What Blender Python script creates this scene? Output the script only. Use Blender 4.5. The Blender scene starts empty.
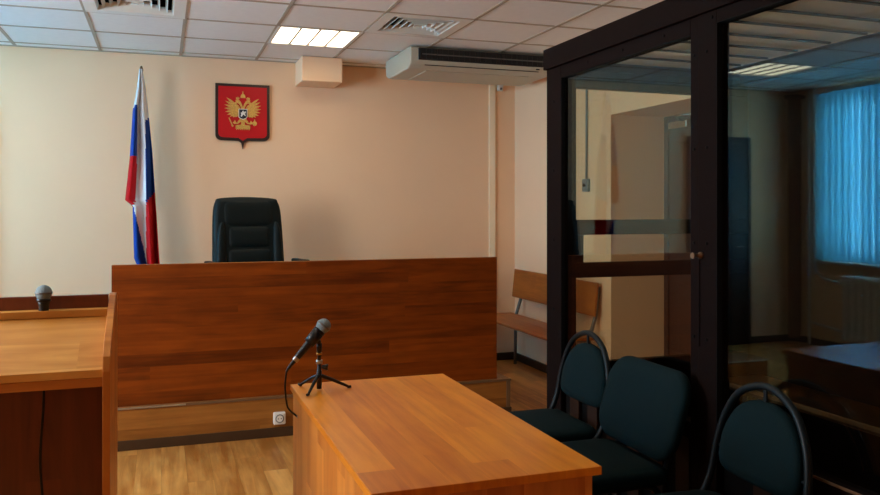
import bpy, bmesh, math, random
from mathutils import Vector, Matrix
random.seed(4)
SC = bpy.context.scene
COL = SC.collection
PI = math.pi

# ------------------------------------------------------------------ materials
def newmat(name):
    m = bpy.data.materials.new(name); m.use_nodes = True
    nt = m.node_tree; nt.nodes.clear()
    out = nt.nodes.new('ShaderNodeOutputMaterial')
    return m, nt, out
def N(nt, typ, **kw):
    n = nt.nodes.new(typ)
    for k, v in kw.items(): setattr(n, k, v)
    return n
def lin(c):
    return tuple((x/12.92 if x <= .04045 else ((x+.055)/1.055)**2.4) for x in [q/255 for q in c])
def math_(nt, op, a, b=None):
    n = N(nt, 'ShaderNodeMath', operation=op)
    for i, v in enumerate((a, b)):
        if v is None: continue
        if isinstance(v, (int, float)): n.inputs[i].default_value = v
        else: nt.links.new(v, n.inputs[i])
    return n.outputs[0]
def plain(name, rgb, rough=.5, metal=0, var=.06, vscale=6, bump=0, bscale=200, spec=.5, coat=0):
    m, nt, out = newmat(name); L = nt.links.new
    p = N(nt, 'ShaderNodeBsdfPrincipled')
    p.inputs['Roughness'].default_value = rough; p.inputs['Metallic'].default_value = metal
    p.inputs['Specular IOR Level'].default_value = spec
    p.inputs['Coat Weight'].default_value = coat
    tc = N(nt, 'ShaderNodeTexCoord')
    nz = N(nt, 'ShaderNodeTexNoise'); nz.inputs['Scale'].default_value = vscale; nz.inputs['Detail'].default_value = 5
    L(tc.outputs['Object'], nz.inputs['Vector'])
    r = N(nt, 'ShaderNodeValToRGB'); c = lin(rgb)
    r.color_ramp.elements[0].position = .3; r.color_ramp.elements[1].position = .7
    r.color_ramp.elements[0].color = tuple(x*(1-var) for x in c)+(1,)
    r.color_ramp.elements[1].color = tuple(min(1, x*(1+var)) for x in c)+(1,)
    L(nz.outputs['Fac'], r.inputs['Fac']); L(r.outputs['Color'], p.inputs['Base Color'])
    if bump:
        n2 = N(nt, 'ShaderNodeTexNoise'); n2.inputs['Scale'].default_value = bscale; n2.inputs['Detail'].default_value = 3
        L(tc.outputs['Object'], n2.inputs['Vector'])
        b = N(nt, 'ShaderNodeBump'); b.inputs['Strength'].default_value = bump; b.inputs['Distance'].default_value = .002
        L(n2.outputs['Fac'], b.inputs['Height']); L(b.outputs['Normal'], p.inputs['Normal'])
    L(p.outputs[0], out.inputs[0])
    return m
def wood(name, dark, light, along='X', across='Z', strip=.1, seg=.9, tint=.35, rough=.35, gscale=1.0, seam=0.0, spec=.5):
    """laminate: strips of varying tint with stretched grain"""
    m, nt, out = newmat(name); L = nt.links.new
    p = N(nt, 'ShaderNodeBsdfPrincipled'); p.inputs['Roughness'].default_value = rough
    p.inputs['Specular IOR Level'].default_value = spec
    tc = N(nt, 'ShaderNodeTexCoord'); s = N(nt, 'ShaderNodeSeparateXYZ'); L(tc.outputs['Object'], s.inputs[0])
    al, ac = s.outputs[along], s.outputs[across]
    third = [a for a in 'XYZ' if a not in (along, across)][0]
    a1 = math_(nt, 'DIVIDE', ac, strip); sid = math_(nt, 'FLOOR', a1)
    wn = N(nt, 'ShaderNodeTexWhiteNoise', noise_dimensions='1D'); L(sid, wn.inputs['W'])
    l1 = math_(nt, 'ADD', math_(nt, 'DIVIDE', al, seg), math_(nt, 'MULTIPLY', wn.outputs['Value'], 7.3))
    lid = math_(nt, 'FLOOR', l1)
    wn2 = N(nt, 'ShaderNodeTexWhiteNoise', noise_dimensions='2D')
    cv = N(nt, 'ShaderNodeCombineXYZ'); L(sid, cv.inputs[0]); L(lid, cv.inputs[1]); L(cv.outputs[0], wn2.inputs['Vector'])
    rnd = wn2.outputs['Value']
    cg = N(nt, 'ShaderNodeCombineXYZ')
    L(math_(nt, 'ADD', math_(nt, 'MULTIPLY', al, 1.6*gscale), math_(nt, 'MULTIPLY', rnd, 31)), cg.inputs[0])
    L(math_(nt, 'MULTIPLY', ac, 22*gscale), cg.inputs[1])
    L(math_(nt, 'MULTIPLY', s.outputs[third], 3), cg.inputs[2])
    nz = N(nt, 'ShaderNodeTexNoise'); nz.inputs['Scale'].default_value = 1.0; nz.inputs['Detail'].default_value = 7
    nz.inputs['Roughness'].default_value = .62; nz.inputs['Distortion'].default_value = .9
    L(cg.outputs[0], nz.inputs['Vector'])
    cb = N(nt, 'ShaderNodeCombineXYZ')
    L(math_(nt, 'ADD', math_(nt, 'MULTIPLY', al, 3.0), math_(nt, 'MULTIPLY', rnd, 17)), cb.inputs[0])
    L(math_(nt, 'MULTIPLY', ac, 7), cb.inputs[1])
    nb = N(nt, 'ShaderNodeTexNoise'); nb.inputs['Scale'].default_value = 1.3; nb.inputs['Detail'].default_value = 3
    L(cb.outputs[0], nb.inputs['Vector'])
    f = math_(nt, 'ADD', math_(nt, 'MULTIPLY', nz.outputs['Fac'], .75),
              math_(nt, 'ADD', math_(nt, 'MULTIPLY', nb.outputs['Fac'], .35), math_(nt, 'MULTIPLY', math_(nt, 'SUBTRACT', rnd, .5), tint)))
    r = N(nt, 'ShaderNodeValToRGB'); e = r.color_ramp.elements
    e[0].position = .34; e[0].color = lin(dark)+(1,); e[1].position = .76; e[1].color = lin(light)+(1,)
    L(f, r.inputs['Fac']); colr = r.outputs['Color']
    if seam:
        fr = math_(nt, 'FRACT', a1); fl = math_(nt, 'FRACT', l1)
        sm = math_(nt, 'MAXIMUM', math_(nt, 'LESS_THAN', fr, seam), math_(nt, 'LESS_THAN', fl, seam*strip/seg))
        mx = N(nt, 'ShaderNodeMix', data_type='RGBA', blend_type='MULTIPLY')
        L(math_(nt, 'MULTIPLY', sm, .45), mx.inputs['Factor']); L(colr, mx.inputs['A'])
        mx.inputs['B'].default_value = (.15, .1, .07, 1); colr = mx.outputs['Result']
    L(colr, p.inputs['Base Color'])
    L(p.outputs[0], out.inputs[0])
    return m
def emit(name, rgb, strength):
    m, nt, out = newmat(name)
    e = N(nt, 'ShaderNodeEmission'); e.inputs['Color'].default_value = (*rgb, 1); e.inputs['Strength'].default_value = strength
    nt.links.new(e.outputs[0], out.inputs[0]); return m
def glass(name, tint, ior=1.5, rough=0.0, refl=(1, 1, 1, 1)):
    m, nt, out = newmat(name); L = nt.links.new
    t = N(nt, 'ShaderNodeBsdfTransparent'); t.inputs['Color'].default_value = (*tint, 1)
    g = N(nt, 'ShaderNodeBsdfGlossy'); g.inputs['Roughness'].default_value = rough; g.inputs['Color'].default_value = refl
    # Schlick reflectance of one glass face, the same from the front and the back side
    lw = N(nt, 'ShaderNodeLayerWeight'); lw.inputs['Blend'].default_value = .5
    r0 = ((ior-1)/(ior+1))**2
    fac = math_(nt, 'ADD', math_(nt, 'MULTIPLY', math_(nt, 'POWER', lw.outputs['Facing'], 5.0), 1-r0), r0)
    mx = N(nt, 'ShaderNodeMixShader'); L(fac, mx.inputs[0]); L(t.outputs[0], mx.inputs[1]); L(g.outputs[0], mx.inputs[2])
    L(mx.outputs[0], out.inputs[0]); return m
def fabric_translucent(name, rgb, tr, weave=0, through=(1, 1, 1)):
    m, nt, out = newmat(name); L = nt.links.new
    d = N(nt, 'ShaderNodeBsdfDiffuse'); d.inputs['Color'].default_value = (*lin(rgb), 1)
    t = N(nt, 'ShaderNodeBsdfTranslucent'); t.inputs['Color'].default_value = (*tr, 1)
    mx = N(nt, 'ShaderNodeMixShader'); mx.inputs[0].default_value = .55
    L(d.outputs[0], mx.inputs[1]); L(t.outputs[0], mx.inputs[2]); last = mx
    if weave:      # open weave: part of the light passes straight between the threads
        tp = N(nt, 'ShaderNodeBsdfTransparent')
        oi = N(nt, 'ShaderNodeObjectInfo'); cm = N(nt, 'ShaderNodeMix', data_type='RGBA')
        L(oi.outputs['Random'], cm.inputs['Factor']); cm.inputs['A'].default_value = (*[.62*q for q in through], 1); cm.inputs['B'].default_value = (*through, 1)
        L(cm.outputs['Result'], tp.inputs['Color'])
        m2 = N(nt, 'ShaderNodeMixShader'); m2.inputs[0].default_value = weave
        L(mx.outputs[0], m2.inputs[1]); L(tp.outputs[0], m2.inputs[2]); last = m2
    L(last.outputs[0], out.inputs[0]); return m

M = {}
M['wall'] = plain('wall_paint', (244, 203, 164), .75, var=.012, vscale=3, bump=.08, bscale=160, spec=.2)
M['strip'] = plain('cream_paint', (252, 226, 190), .6, var=.01, spec=.2)
M['tile'] = plain('ceiling_tile', (236, 232, 226), .9, var=.02, vscale=20, bump=.15, bscale=400, spec=.1)
M['tbar'] = plain('ceiling_bar', (178, 162, 142), .9, var=.02)
M['void'] = plain('plenum_dark', (30, 30, 32), .9, spec=.1)
M['floor'] = wood('oak_laminate', (164, 100, 40), (232, 170, 92), 'Y', 'X', .13, 1.1, .3, .32, .8, .012)
M['base'] = plain('baseboard_dark', (52, 40, 32), .4)
M['skirt'] = plain('brown_skirting', (70, 49, 30), .45, spec=.3)
M['panelw'] = wood('bench_front_shaded', (80, 30, 0), (138, 63, 8), 'X', 'Z', .075, 2.2, .26, .4, .9, spec=.3)  # darker than the desk laminate: the front's shade is in the colour
M['podw'] = wood('podium_laminate', (120, 70, 24), (166, 108, 48), 'X', 'Z', .12, 1.1, .25, .4, .9, spec=.3)
M['podtop'] = wood('podium_floor', (120, 78, 40), (165, 112, 62), 'X', 'Y', .13, 1.1, .25, .4, .9)
M['deskw'] = wood('alder_top', (196, 95, 4), (242, 148, 26), 'Y', 'X', .1, 1.9, .3, .33, .8)
M['desks'] = wood('alder_side', (190, 104, 30), (228, 146, 60), 'Z', 'Y', .1, .9, .3, .4, .8)
M['deske'] = wood('alder_end', (190, 104, 30), (228, 146, 60), 'Z', 'X', .1, .9, .3, .4, .8)
M['lectw'] = wood('lectern_alder', (186, 116, 36), (228, 168, 82), 'X', 'Y', .12, .9, .25, .4, .8)
M['lecte'] = wood('lectern_edge', (164, 86, 18), (200, 124, 44), 'X', 'Z', .2, .9, .2, .4, .8)
M['lectb'] = wood('lectern_back', (92, 40, 14), (126, 60, 24), 'Z', 'X', .11, .9, .25, .45, .8)  # darkened partway to hold the shade inside the lectern
M['lects'] = wood('lectern_side', (170, 94, 22), (212, 136, 50), 'Z', 'Y', .14, .9, .2, .4, .8)
M['benchw'] = wood('bench_laminate', (134, 66, 14), (186, 106, 34), 'Y', 'Z', .13, 1.2, .25, .35, .8)
M['benchs'] = wood('bench_seat_laminate', (134, 66, 14), (186, 106, 34), 'Y', 'X', .13, 1.2, .25, .3, .8)
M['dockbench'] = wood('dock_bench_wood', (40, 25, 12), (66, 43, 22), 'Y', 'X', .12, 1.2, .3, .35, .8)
M['alum'] = plain('aluminium', (190, 188, 182), .35, metal=.9, var=.03)
M['bronze'] = plain('brown_trim', (120, 92, 66), .4, metal=.3)
M['frame'] = plain('dark_brown_steel', (21, 11, 9), .7, var=.1, vscale=9, spec=.05)
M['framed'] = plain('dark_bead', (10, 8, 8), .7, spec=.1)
M['rib'] = plain('brown_rib', (46, 28, 20), .6, var=.08, spec=.15)
M['screw'] = plain('screw_dark', (6, 5, 5), .7, spec=.1)
M['glass'] = glass('dock_glass', (.90, .90, .84), 1.5, 0, (.8, .95, 1, 1))
M['wglass'] = glass('window_glass', (.97, .98, .98), 1.45)
M['roofb'] = fabric_translucent('roof_sheet', (232, 228, 214), (.97, .95, .86), .4, (.92, .92, .86))
M['white'] = plain('white_plastic', (226, 224, 216), .35, var=.015)
M['acbody'] = plain('ac_plastic', (184, 178, 160), .5, var=.015)
M['acdark'] = plain('ac_grille_dark', (18, 18, 22), .6)
M['black'] = plain('black_plastic', (14, 15, 17), .35)
M['blackm'] = plain('black_metal', (16, 17, 19), .3, metal=.3)
M['rubber'] = plain('cable_rubber', (10, 11, 13), .5)
M['leather'] = plain('black_leather', (7, 22, 24), .55, var=.08, vscale=12, bump=.25, bscale=260, spec=.22)
M['fabric'] = plain('teal_fabric', (3, 27, 31), .85, var=.12, vscale=120, bump=.4, bscale=700, spec=.15)
M['tube'] = plain('dark_tube', (8, 18, 22), .45, spec=.25)
M['steel'] = plain('grey_steel', (108, 108, 106), .4, metal=.5)
M['grille'] = plain('mic_grille', (126, 142, 148), .55, metal=.4, var=.25, vscale=900, bump=1.0, bscale=1500)
M['brass'] = plain('brass_ring', (190, 140, 60), .35, metal=.7)
M['red'] = plain('shield_red', (196, 10, 22), .45, var=.04, spec=.3)
M['darkwood'] = plain('shield_border', (40, 18, 12), .4)
M['gold'] = plain('gold_paint', (214, 166, 84), .4, metal=.35, var=.2, vscale=90)
M['navy'] = plain('navy_enamel', (28, 30, 48), .4)
M['cream'] = plain('white_enamel', (232, 230, 226), .5)
M['fwhite'] = plain('flag_white', (222, 224, 228), .75, var=.03, spec=.15)
M['fblue'] = plain('flag_blue', (14, 62, 150), .75, var=.04, spec=.15)
M['fred'] = plain('flag_red', (198, 22, 30), .75, var=.04, spec=.15)
M['door'] = plain('brown_door', (62, 34, 26), .4, var=.08)
M['doord'] = plain('dark_grey_door', (46, 46, 48), .45, var=.08)
M['radiator'] = plain('radiator_enamel', (214, 214, 208), .35)
M['blind'] = fabric_translucent('blind_fabric', (120, 190, 215), (.3, .72, .9), .42, (.68, .88, 1.0))
M['drape'] = plain('brown_drape', (128, 100, 82), .85, spec=.1)
M['lamp'] = emit('lamp_tubes', (1.0, .84, .62), 8.0)
M['chrome'] = plain('chrome', (210, 210, 210), .15, metal=1)
M['sock'] = plain('socket_white', (232, 228, 218), .35)
M['boxgrey'] = plain('grey_box', (96, 120, 130), .4)

# ------------------------------------------------------------------ mesh builder
OFF = {}
class MB:
    def __init__(self, owner=None):
        self.bm = bmesh.new(); self.off = Vector(OFF.get(owner.name, (0, 0, 0))) if owner else Vector((0, 0, 0))
        self.smooth = False
    def box(self, x0, x1, y0, y1, z0, z1, bev=0, seg=2, rot=None, piv=None):
        c = Vector(((x0+x1)/2, (y0+y1)/2, (z0+z1)/2))
        t = bmesh.new(); bmesh.ops.create_cube(t, size=1)
        for v in t.verts: v.co = Vector((v.co.x*abs(x1-x0), v.co.y*abs(y1-y0), v.co.z*abs(z1-z0)))
        if bev: bmesh.ops.bevel(t, geom=list(t.edges), offset=bev, segments=seg, affect='EDGES', profile=.5)
        mt = Matrix.Translation(c)
        if rot is not None:
            p = Vector(piv) if piv else c
            mt = Matrix.Translation(p) @ rot.to_4x4() @ Matrix.Translation(-p) @ mt
        self._merge(t, mt); return self
    def _merge(self, t, mt=None, mi=0):
        vs = {}
        for v in t.verts: vs[v] = self.bm.verts.new(mt @ v.co if mt else v.co)
        for f in t.faces:
            try:
                nf = self.bm.faces.new([vs[v] for v in f.verts]); nf.material_index = f.material_index; nf.smooth = f.smooth
            except ValueError: pass
        t.free()
    def prism(self, pts, axis, a0, a1, bev=0):
        """polygon pts in the other two axes (in xyz order), extruded along axis"""
        def mk(p, a):
            return {'X': (a, p[0], p[1]), 'Y': (p[0], a, p[1]), 'Z': (p[0], p[1], a)}[axis]
        t = bmesh.new()
        A = [t.verts.new(mk(p, a0)) for p in pts]; B = [t.verts.new(mk(p, a1)) for p in pts]
        t.faces.new(A); t.faces.new(B[::-1]); n = len(pts)
        for i in range(n): t.faces.new((A[i], B[i], B[(i+1) % n], A[(i+1) % n]))
        bmesh.ops.recalc_face_normals(t, faces=list(t.faces))
        if bev: bmesh.ops.bevel(t, geom=list(t.edges), offset=bev, segments=2, affect='EDGES', profile=.5)
        self._merge(t); return self
    def tube(self, pts, r, n=10, spline=True, sub=6, closed=False):
        P = [Vector(p) for p in pts]
        R = r if isinstance(r, (list, tuple)) else [r]*len(P)
        if spline and len(P) > 2:
            Q, RR = [], []
            for i in range(len(P)-1):
                p0 = P[max(i-1, 0)]; p1 = P[i]; p2 = P[i+1]; p3 = P[min(i+2, len(P)-1)]
                for k in range(sub):
                    u = k/sub
                    Q.append(.5*((2*p1)+(p2-p0)*u+(2*p0-5*p1+4*p2-p3)*u*u+(3*p1-p0-3*p2+p3)*u**3)); RR.append(R[i]+(R[i+1]-R[i])*u)
            Q.append(P[-1]); RR.append(R[-1]); P, R = Q, RR
        rings = []; up = None
        for i, p in enumerate(P):
            d = (P[min(i+1, len(P)-1)]-P[max(i-1, 0)]).normalized()
            if up is None:
                up = d.orthogonal().normalized()
            else:
                up = (up-d*up.dot(d)); up = up.normalized() if up.length > 1e-6 else d.orthogonal().normalized()
            w = d.cross(up)
            rings.append([self.bm.verts.new(p+(up*math.cos(2*PI*k/n)+w*math.sin(2*PI*k/n))*R[i]) for k in range(n)])
        for a, b in zip(rings, rings[1:]):
            for k in range(n):
                f = self.bm.faces.new((a[k], a[(k+1) % n], b[(k+1) % n], b[k])); f.smooth = True
        self.bm.faces.new(rings[0][::-1]); self.bm.faces.new(rings[-1])
        return self
    def lathe(self, prof, o, d=(0, 0, 1), n=20):
        """prof: list (radius, height along d)"""
        o = Vector(o); d = Vector(d).normalized(); a = d.orthogonal().normalized(); b = d.cross(a)
        rings = []
        for r, hh in prof:
            r = max(r, 1e-4)
            rings.append([self.bm.verts.new(o+d*hh+(a*math.cos(2*PI*k/n)+b*math.sin(2*PI*k/n))*r) for k in range(n)])
        for p, q in zip(rings, rings[1:]):
            for k in range(n):
                f = self.bm.faces.new((p[k], p[(k+1) % n], q[(k+1) % n], q[k])); f.smooth = True
        self.bm.faces.new(rings[0][::-1]); self.bm.faces.new(rings[-1])
        return self
    def pad(self, outline, layers, mapf):
        """stack of shrunken outlines: layers (inset, depth); mapf(u, v, w) -> xyz"""
        cx = sum(p[0] for p in outline)/len(outline); cy = sum(p[1] for p in outline)/len(outline)
        w = max(abs(p[0]-cx) for p in outline); hgt = max(abs(p[1]-cy) for p in outline)
        rings = []
        for ins, dep in layers:
            su = max(1-ins/w, .02); sv = max(1-ins/hgt, .02)
            rings.append([self.bm.verts.new(mapf(cx+(p[0]-cx)*su, cy+(p[1]-cy)*sv, dep)) for p in outline])
        n = len(outline)
        for a, b in zip(rings, rings[1:]):
            for k in range(n):
                f = self.bm.faces.new((a[k], a[(k+1) % n], b[(k+1) % n], b[k])); f.smooth = True
        f = self.bm.faces.new(rings[0][::-1]); f.smooth = True
        f = self.bm.faces.new(rings[-1]); f.smooth = True
        return self
    def build(self, name, mats, parent=None, label=None, recalc=True):
        if recalc: bmesh.ops.recalc_face_normals(self.bm, faces=list(self.bm.faces))
        if self.off.length:
            for v in self.bm.verts: v.co -= self.off
        me = bpy.data.meshes.new(name); self.bm.to_mesh(me); self.bm.free()
        for m in (mats if isinstance(mats, (list, tuple)) else [mats]): me.materials.append(m)
        o = bpy.data.objects.new(name, me); COL.objects.link(o)
        if parent: o.parent = parent
        if label: o['label'] = label
        return o

def tag(o, label, cat, group=None):
    o['label'] = label; o['category'] = cat
    if group: o['group'] = group
    return o
def thing(name, label, cat, loc=(0, 0, 0), rotz=0, group=None, world=True):
    o = bpy.data.objects.new(name, None); COL.objects.link(o)
    o.empty_display_size = .1
    o.location = loc; o.rotation_euler = (0, 0, rotz)
    tag(o, label, cat, group)
    OFF[o.name] = loc if world else (0, 0, 0)
    return o
def own(parent, sub=None):
    return MB(parent)
def sub(parent_part, root):
    """builder for a sub-part: same offset as the thing it belongs to"""
    m = MB(); m.off = Vector(OFF[root.name]); return m
def struct(o): o['kind'] = 'structure'; return o
def dup(root, loc, rotz, label, group=None):
    r = root.copy(); COL.objects.link(r); r.location = loc; r.rotation_euler = (0, 0, rotz)
    r['label'] = label
    if group: r['group'] = group
    for ch in list(root.children):
        c = ch.copy(); COL.objects.link(c); c.parent = r
        for g in list(ch.children):
            d = g.copy(); COL.objects.link(d); d.parent = c
    return r
def rrect(w, h, r, n=6, cx=0, cy=0):
    out = []
    for sx, sy, a0 in ((1, 1, 0), (-1, 1, 90), (-1, -1, 180), (1, -1, 270)):
        for k in range(n+1):
            a = math.radians(a0+90*k/n)
            out.append((cx+sx*(w/2-r)+r*math.cos(a), cy+sy*(h/2-r)+r*math.sin(a)))
    return out

# ------------------------------------------------------------------ room shell
WB, WL, WR, WF, ZC = 6.85, -2.59, 3.13, -2.2, 2.655
T = .3
mb = MB(); mb.box(WL-T, 4.1, WF-T, WB+T, -.1, 0)
struct(mb.build('floor', M['floor']))
mb = MB(); mb.box(WL-T, 4.1, WB, WB+T, 0, 3.0); struct(mb.build('wall_back', M['wall']))
mb = MB(); mb.box(WL-T, 4.1, WF-T, WF, 0, 3.0); struct(mb.build('wall_front', M['wall']))
# left wall with window openings
WINS = [(4.78, 6.38), (2.3, 3.93)]  # second opening is invented, out of view, to let in more light
ZW0, ZW1 = .88, 2.57
mb = MB(); ys = WF
for a, b in sorted(WINS):
    mb.box(WL-T, WL, ys, a, 0, 3.0); mb.box(WL-T, WL, a, b, 0, ZW0); mb.box(WL-T, WL, a, b, ZW1, 3.0); ys = b
mb.box(WL-T, WL, ys, WB, 0, 3.0)
struct(mb.build('wall_left', M['wall']))
# right wall with a deep door recess
NY0, NY1, NZ, NX = 4.15, 5.15, 2.10, 3.60
mb = MB()
mb.box(WR, 4.1, NY1, WB, 0, 3.0); mb.box(WR, 4.1, WF, NY0, 0, 3.0); mb.box(WR, 4.1, NY0, NY1, NZ, 3.0)
mb.box(NX+.06, 4.1, NY0, NY1, 0, NZ)
struct(mb.build('wall_right', M['wall']))
# ceiling tiles, with cells left open for lamps and diffusers
LAMPS = [(.75, 5.5), (-1.65, 5.5), (.75, 3.1), (-1.65, 3.1)]
VENTS = [(-.45, 4.9), (1.35, 4.9)]
skip = {(round(x, 2), round(y, 2)) for x, y in LAMPS+VENTS}
mb = MB(); bars = MB()
xs = [.15+.6*k for k in range(-5, 6)]; ysr = [4.9+.6*k for k in range(-13, 4)]
for x in xs:
    for y in ysr:
        if (round(x, 2), round(y, 2)) in skip: continue
        a, b = max(x+.006, WL), min(x+.594, WR); c, d = max(y+.006, WF), min(y+.594, WB)
        if b-a > .01 and d-c > .01: mb.box(a, b, c, d, ZC, ZC+.015)
mb.box(WL, WR, WF, WB, ZC+.25, ZC+.3)
ceil = struct(mb.build('ceiling', M['tile']))
for x in xs:
    if WL < x < WR: bars.box(x-.012, x+.012, WF, WB, ZC-.004, ZC+.03)
for y in ysr:
    if WF < y < WB: bars.box(WL, WR, y-.012, y+.012, ZC-.004, ZC+.03)
bars.box(WL, WR, WB-.025, WB, ZC-.006, ZC+.02); bars.box(WR-.025, WR, WF, WB, ZC-.006, ZC+.02)
bars.box(WL, WL+.025, WF, WB, ZC-.006, ZC+.02)
bars.build('ceiling_grid', M['tbar'], ceil)
# baseboards
mb = MB(); mb.box(2.25, WR, WB-.02, WB, 0, .07, .004); mb.box(WL, -2.0, WB-.02, WB, 0, .07, .004); mb.box(-1.22, -.63, WB-.02, WB, 0, .07, .004)
struct(mb.build('baseboard_back', M['base']))
mb = MB(); mb.box(WR-.02, WR, NY1, WB-.02, 0, .07, .004); mb.box(WR-.02, WR, 3.74, NY0, 0, .07, .004)
struct(mb.build('baseboard_right', M['base']))
mb = MB(); mb.box(WL, WL+.02, WF, WB-.02, 0, .07, .004); struct(mb.build('baseboard_left', M['base']))
# boxed duct end under the ceiling, moulded strip in the corner
mb = MB(); mb.box(1.08, 1.415, 6.5, WB, 2.45, ZC-.005, .006); struct(mb.build('trim_1', M['wall']))
mb = MB(); mb.box(2.865, 2.925, WB-.025, WB, .25, 2.585, .004); struct(mb.build('trim_2', M['strip']))

# windows in the left wall; the second, unseen one is added for its light
def window(i, a, b):
    mb = MB(); x0, x1 = WL-.2, WL-.13; f = .07
    mb.box(x0, x1, a, a+f, ZW0, ZW1, .008); mb.box(x0, x1, b-f, b, ZW0, ZW1, .008)
    mb.box(x0, x1, a, b, ZW0, ZW0+f, .008); mb.box(x0, x1, a, b, ZW1-f, ZW1, .008)
    m = (a+b)/2; mb.box(x0, x1, m-.05, m+.05, ZW0, ZW1, .008)
    w = struct(mb.build('window_%d' % i, M['white']))
    g = MB(); g.box(x0+.03, x0+.036, a+f, m-.05, ZW0+f, ZW1-f); g.build('window_pane', M['wglass'], w)
    g = MB(); g.box(x0+.03, x0+.036, m+.05, b-f, ZW0+f, ZW1-f); g.build('window_pane', M['wglass'], w)
    g = MB(); g.box(WL-.13, WL+.06, a-.05, b+.05, ZW0-.03, ZW0, .006); g.build('window_sill', M['white'], w)
for i, (a, b) in enumerate(WINS): window(i+1, a, b)
# doors
mb = MB(); mb.box(NX, NX+.05, NY0, NY1-.02, 0, 2.06, .004)
for z0, z1 in ((.15, .85), (.98, 1.9)):
    mb.box(NX-.01, NX, NY0+.15, NY1-.17, z0, z1, .004)
d1 = struct(mb.build('door_1', M['door']))
mb = MB(); mb.box(NX-.015, NX+.05, NY1-.05, NY1-.001, 0, NZ-.001, .004); mb.box(NX-.015, NX+.05, NY0+.001, NY1-.05, 2.06, NZ-.001, .004); mb.build('door_frame', M['door'], d1)
mb = MB(); mb.box(NX-.07, NX-.01, 4.8, 5.02, 1.99, 2.045, .008); mb.tube([(NX-.04, 4.9, 2.05), (NX-.2, 4.75, 2.06), (NX-.03, 4.55, 2.07)], .008, 8, False)
mb.build('door_closer', M['chrome'], d1)
mb = MB(); mb.tube([(NX-.005, 4.27, 1.0), (NX-.06, 4.27, 1.0), (NX-.06, 4.39, 1.0)], .01, 8, False); mb.build('door_handle', M['chrome'], d1)
mb = MB(); DX0, DX1 = -1.94, -1.29
mb.box(DX0, DX1, WB-.05, WB-.005, 0.002, 2.08, .004)
for z0, z1 in ((.15, .9), (1.05, 1.95)): mb.box(DX0+.14, DX1-.14, WB-.062, WB-.05, z0, z1, .004)
d2 = struct(mb.build('door_2', M['doord']))
mb = MB(); mb.box(DX0-.05, DX0, WB-.06, WB-.001, 0, 2.15, .004); mb.box(DX1, DX1+.06, WB-.06, WB-.001, 0, 2.15, .004); mb.box(DX0, DX1, WB-.06, WB-.001, 2.08, 2.15, .004)
mb.build('door_frame', M['doord'], d2)
mb = MB(); mb.tube([(DX0+.07, WB-.06, 1.02), (DX0+.07, WB-.11, 1.02), (DX0+.19, WB-.11, 1.02)], .01, 8, False); mb.build('door_handle', M['chrome'], d2)

# ------------------------------------------------------------------ things of the left wall (seen in the dock glass)
bl = thing('vertical_blind', 'pale blue vertical fabric blind hanging across the bright window, seen mirrored in the dock glass', 'blind', (WL+.095, 5.54, ZW0))
mb = own(bl); mb.box(WL+.06, WL+.11, 4.64, 6.44, 2.57, 2.61, .004); mb.build('headrail', M['white'], bl)
sl0 = None; ny = 22
for k in range(ny):
    y = 4.72+k*(1.64/(ny-1))
    if sl0 is None:
        mb = MB(); r = Matrix.Rotation(math.radians(-22), 3, 'Z')
        mb.box(-.001, .001, -.056, .056, .01, 1.69, rot=r, piv=(0, 0, 0)); sl0 = mb.build('slat', M['blind'], bl); o = sl0
    else:
        o = sl0.copy(); COL.objects.link(o); o.parent = bl
    o.location = (0, y-5.54, 0)
rad = thing('radiator', 'white sectional radiator under the window, seen mirrored in the dock glass', 'radiator', (WL+.15, 5.55, 0))
s0 = None
for k in range(11):
    if s0 is None:
        mb = MB()
        mb.box(-.05, .05, -.035, .035, .16, .74, .03, 3); mb.box(-.065, .065, -.03, .03, .70, .77, .025, 3); mb.box(-.065, .065, -.03, .03, .14, .2, .02, 3)
        mb.tube([(0, -.045, .68), (0, .045, .68)], .022, 8, False); mb.tube([(0, -.045, .22), (0, .045, .22)], .022, 8, False)
        s0 = mb.build('section', M['radiator'], rad); o = s0
    else:
        o = s0.copy(); COL.objects.link(o); o.parent = rad
    o.location = (0, -.43+.086*k, 0)
for y in (-.35, .35):
    mb = MB(); mb.box(-.02, .02, y-.012, y+.012, 0, .15); mb.build('foot', M['radiator'], rad)
cu = thing('curtain', 'brown curtain gathered in the corner beside the window, mirrored in the dock glass', 'curtain', (WL+.11, 6.70, 0))
mb = own(cu); F = []; B = []
nf = 46
for k in range(nf+1):
    u = k/nf; F.append((WL+.03+.16*u, 6.715+.03*math.sin(u*2*PI*4)-.012))
    B.append((WL+.03+.16*u, 6.715+.03*math.sin(u*2*PI*4)+.004))
mb.prism(F+B[::-1], 'Z', .06, 2.56); mb.build('drape', M['drape'], cu)
mb = own(cu); mb.box(WL+.02, WL+.20, 6.66, 6.76, 2.5605, 2.60, .004); mb.build('curtain_header', M['drape'], cu)
pp = thing('heating_pipe', 'white heating pipe running down beside the window, seen mirrored in the dock glass', 'pipe', (WL+.05, 6.5, 0))
mb = own(pp); mb.tube([(WL+.05, 6.50, ZC-.01), (WL+.05, 6.50, 1.2), (WL+.05, 6.49, .82), (WL+.05, 6.44, .74), (WL+.06, 6.36, .70), (WL+.15, 6.07, .68)], .014, 8)
mb.build('supply_pipe', M['radiator'], pp)
mb = own(pp); mb.tube([(WL+.05, 6.57, ZC-.01), (WL+.05, 6.57, 1.3), (WL+.05, 6.57, 0)], .014, 8); mb.tube([(WL+.05, 6.57, .24), (WL+.06, 6.45, .23), (WL+.15, 6.07, .22)], .012, 8)
mb.build('return_pipe', M['radiator'], pp)
for z in (1.1, 2.2):
    mb = own(pp); mb.box(WL+.001, WL+.05, 6.492, 6.508, z, z+.02); mb.build('clip', M['radiator'], pp)

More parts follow.
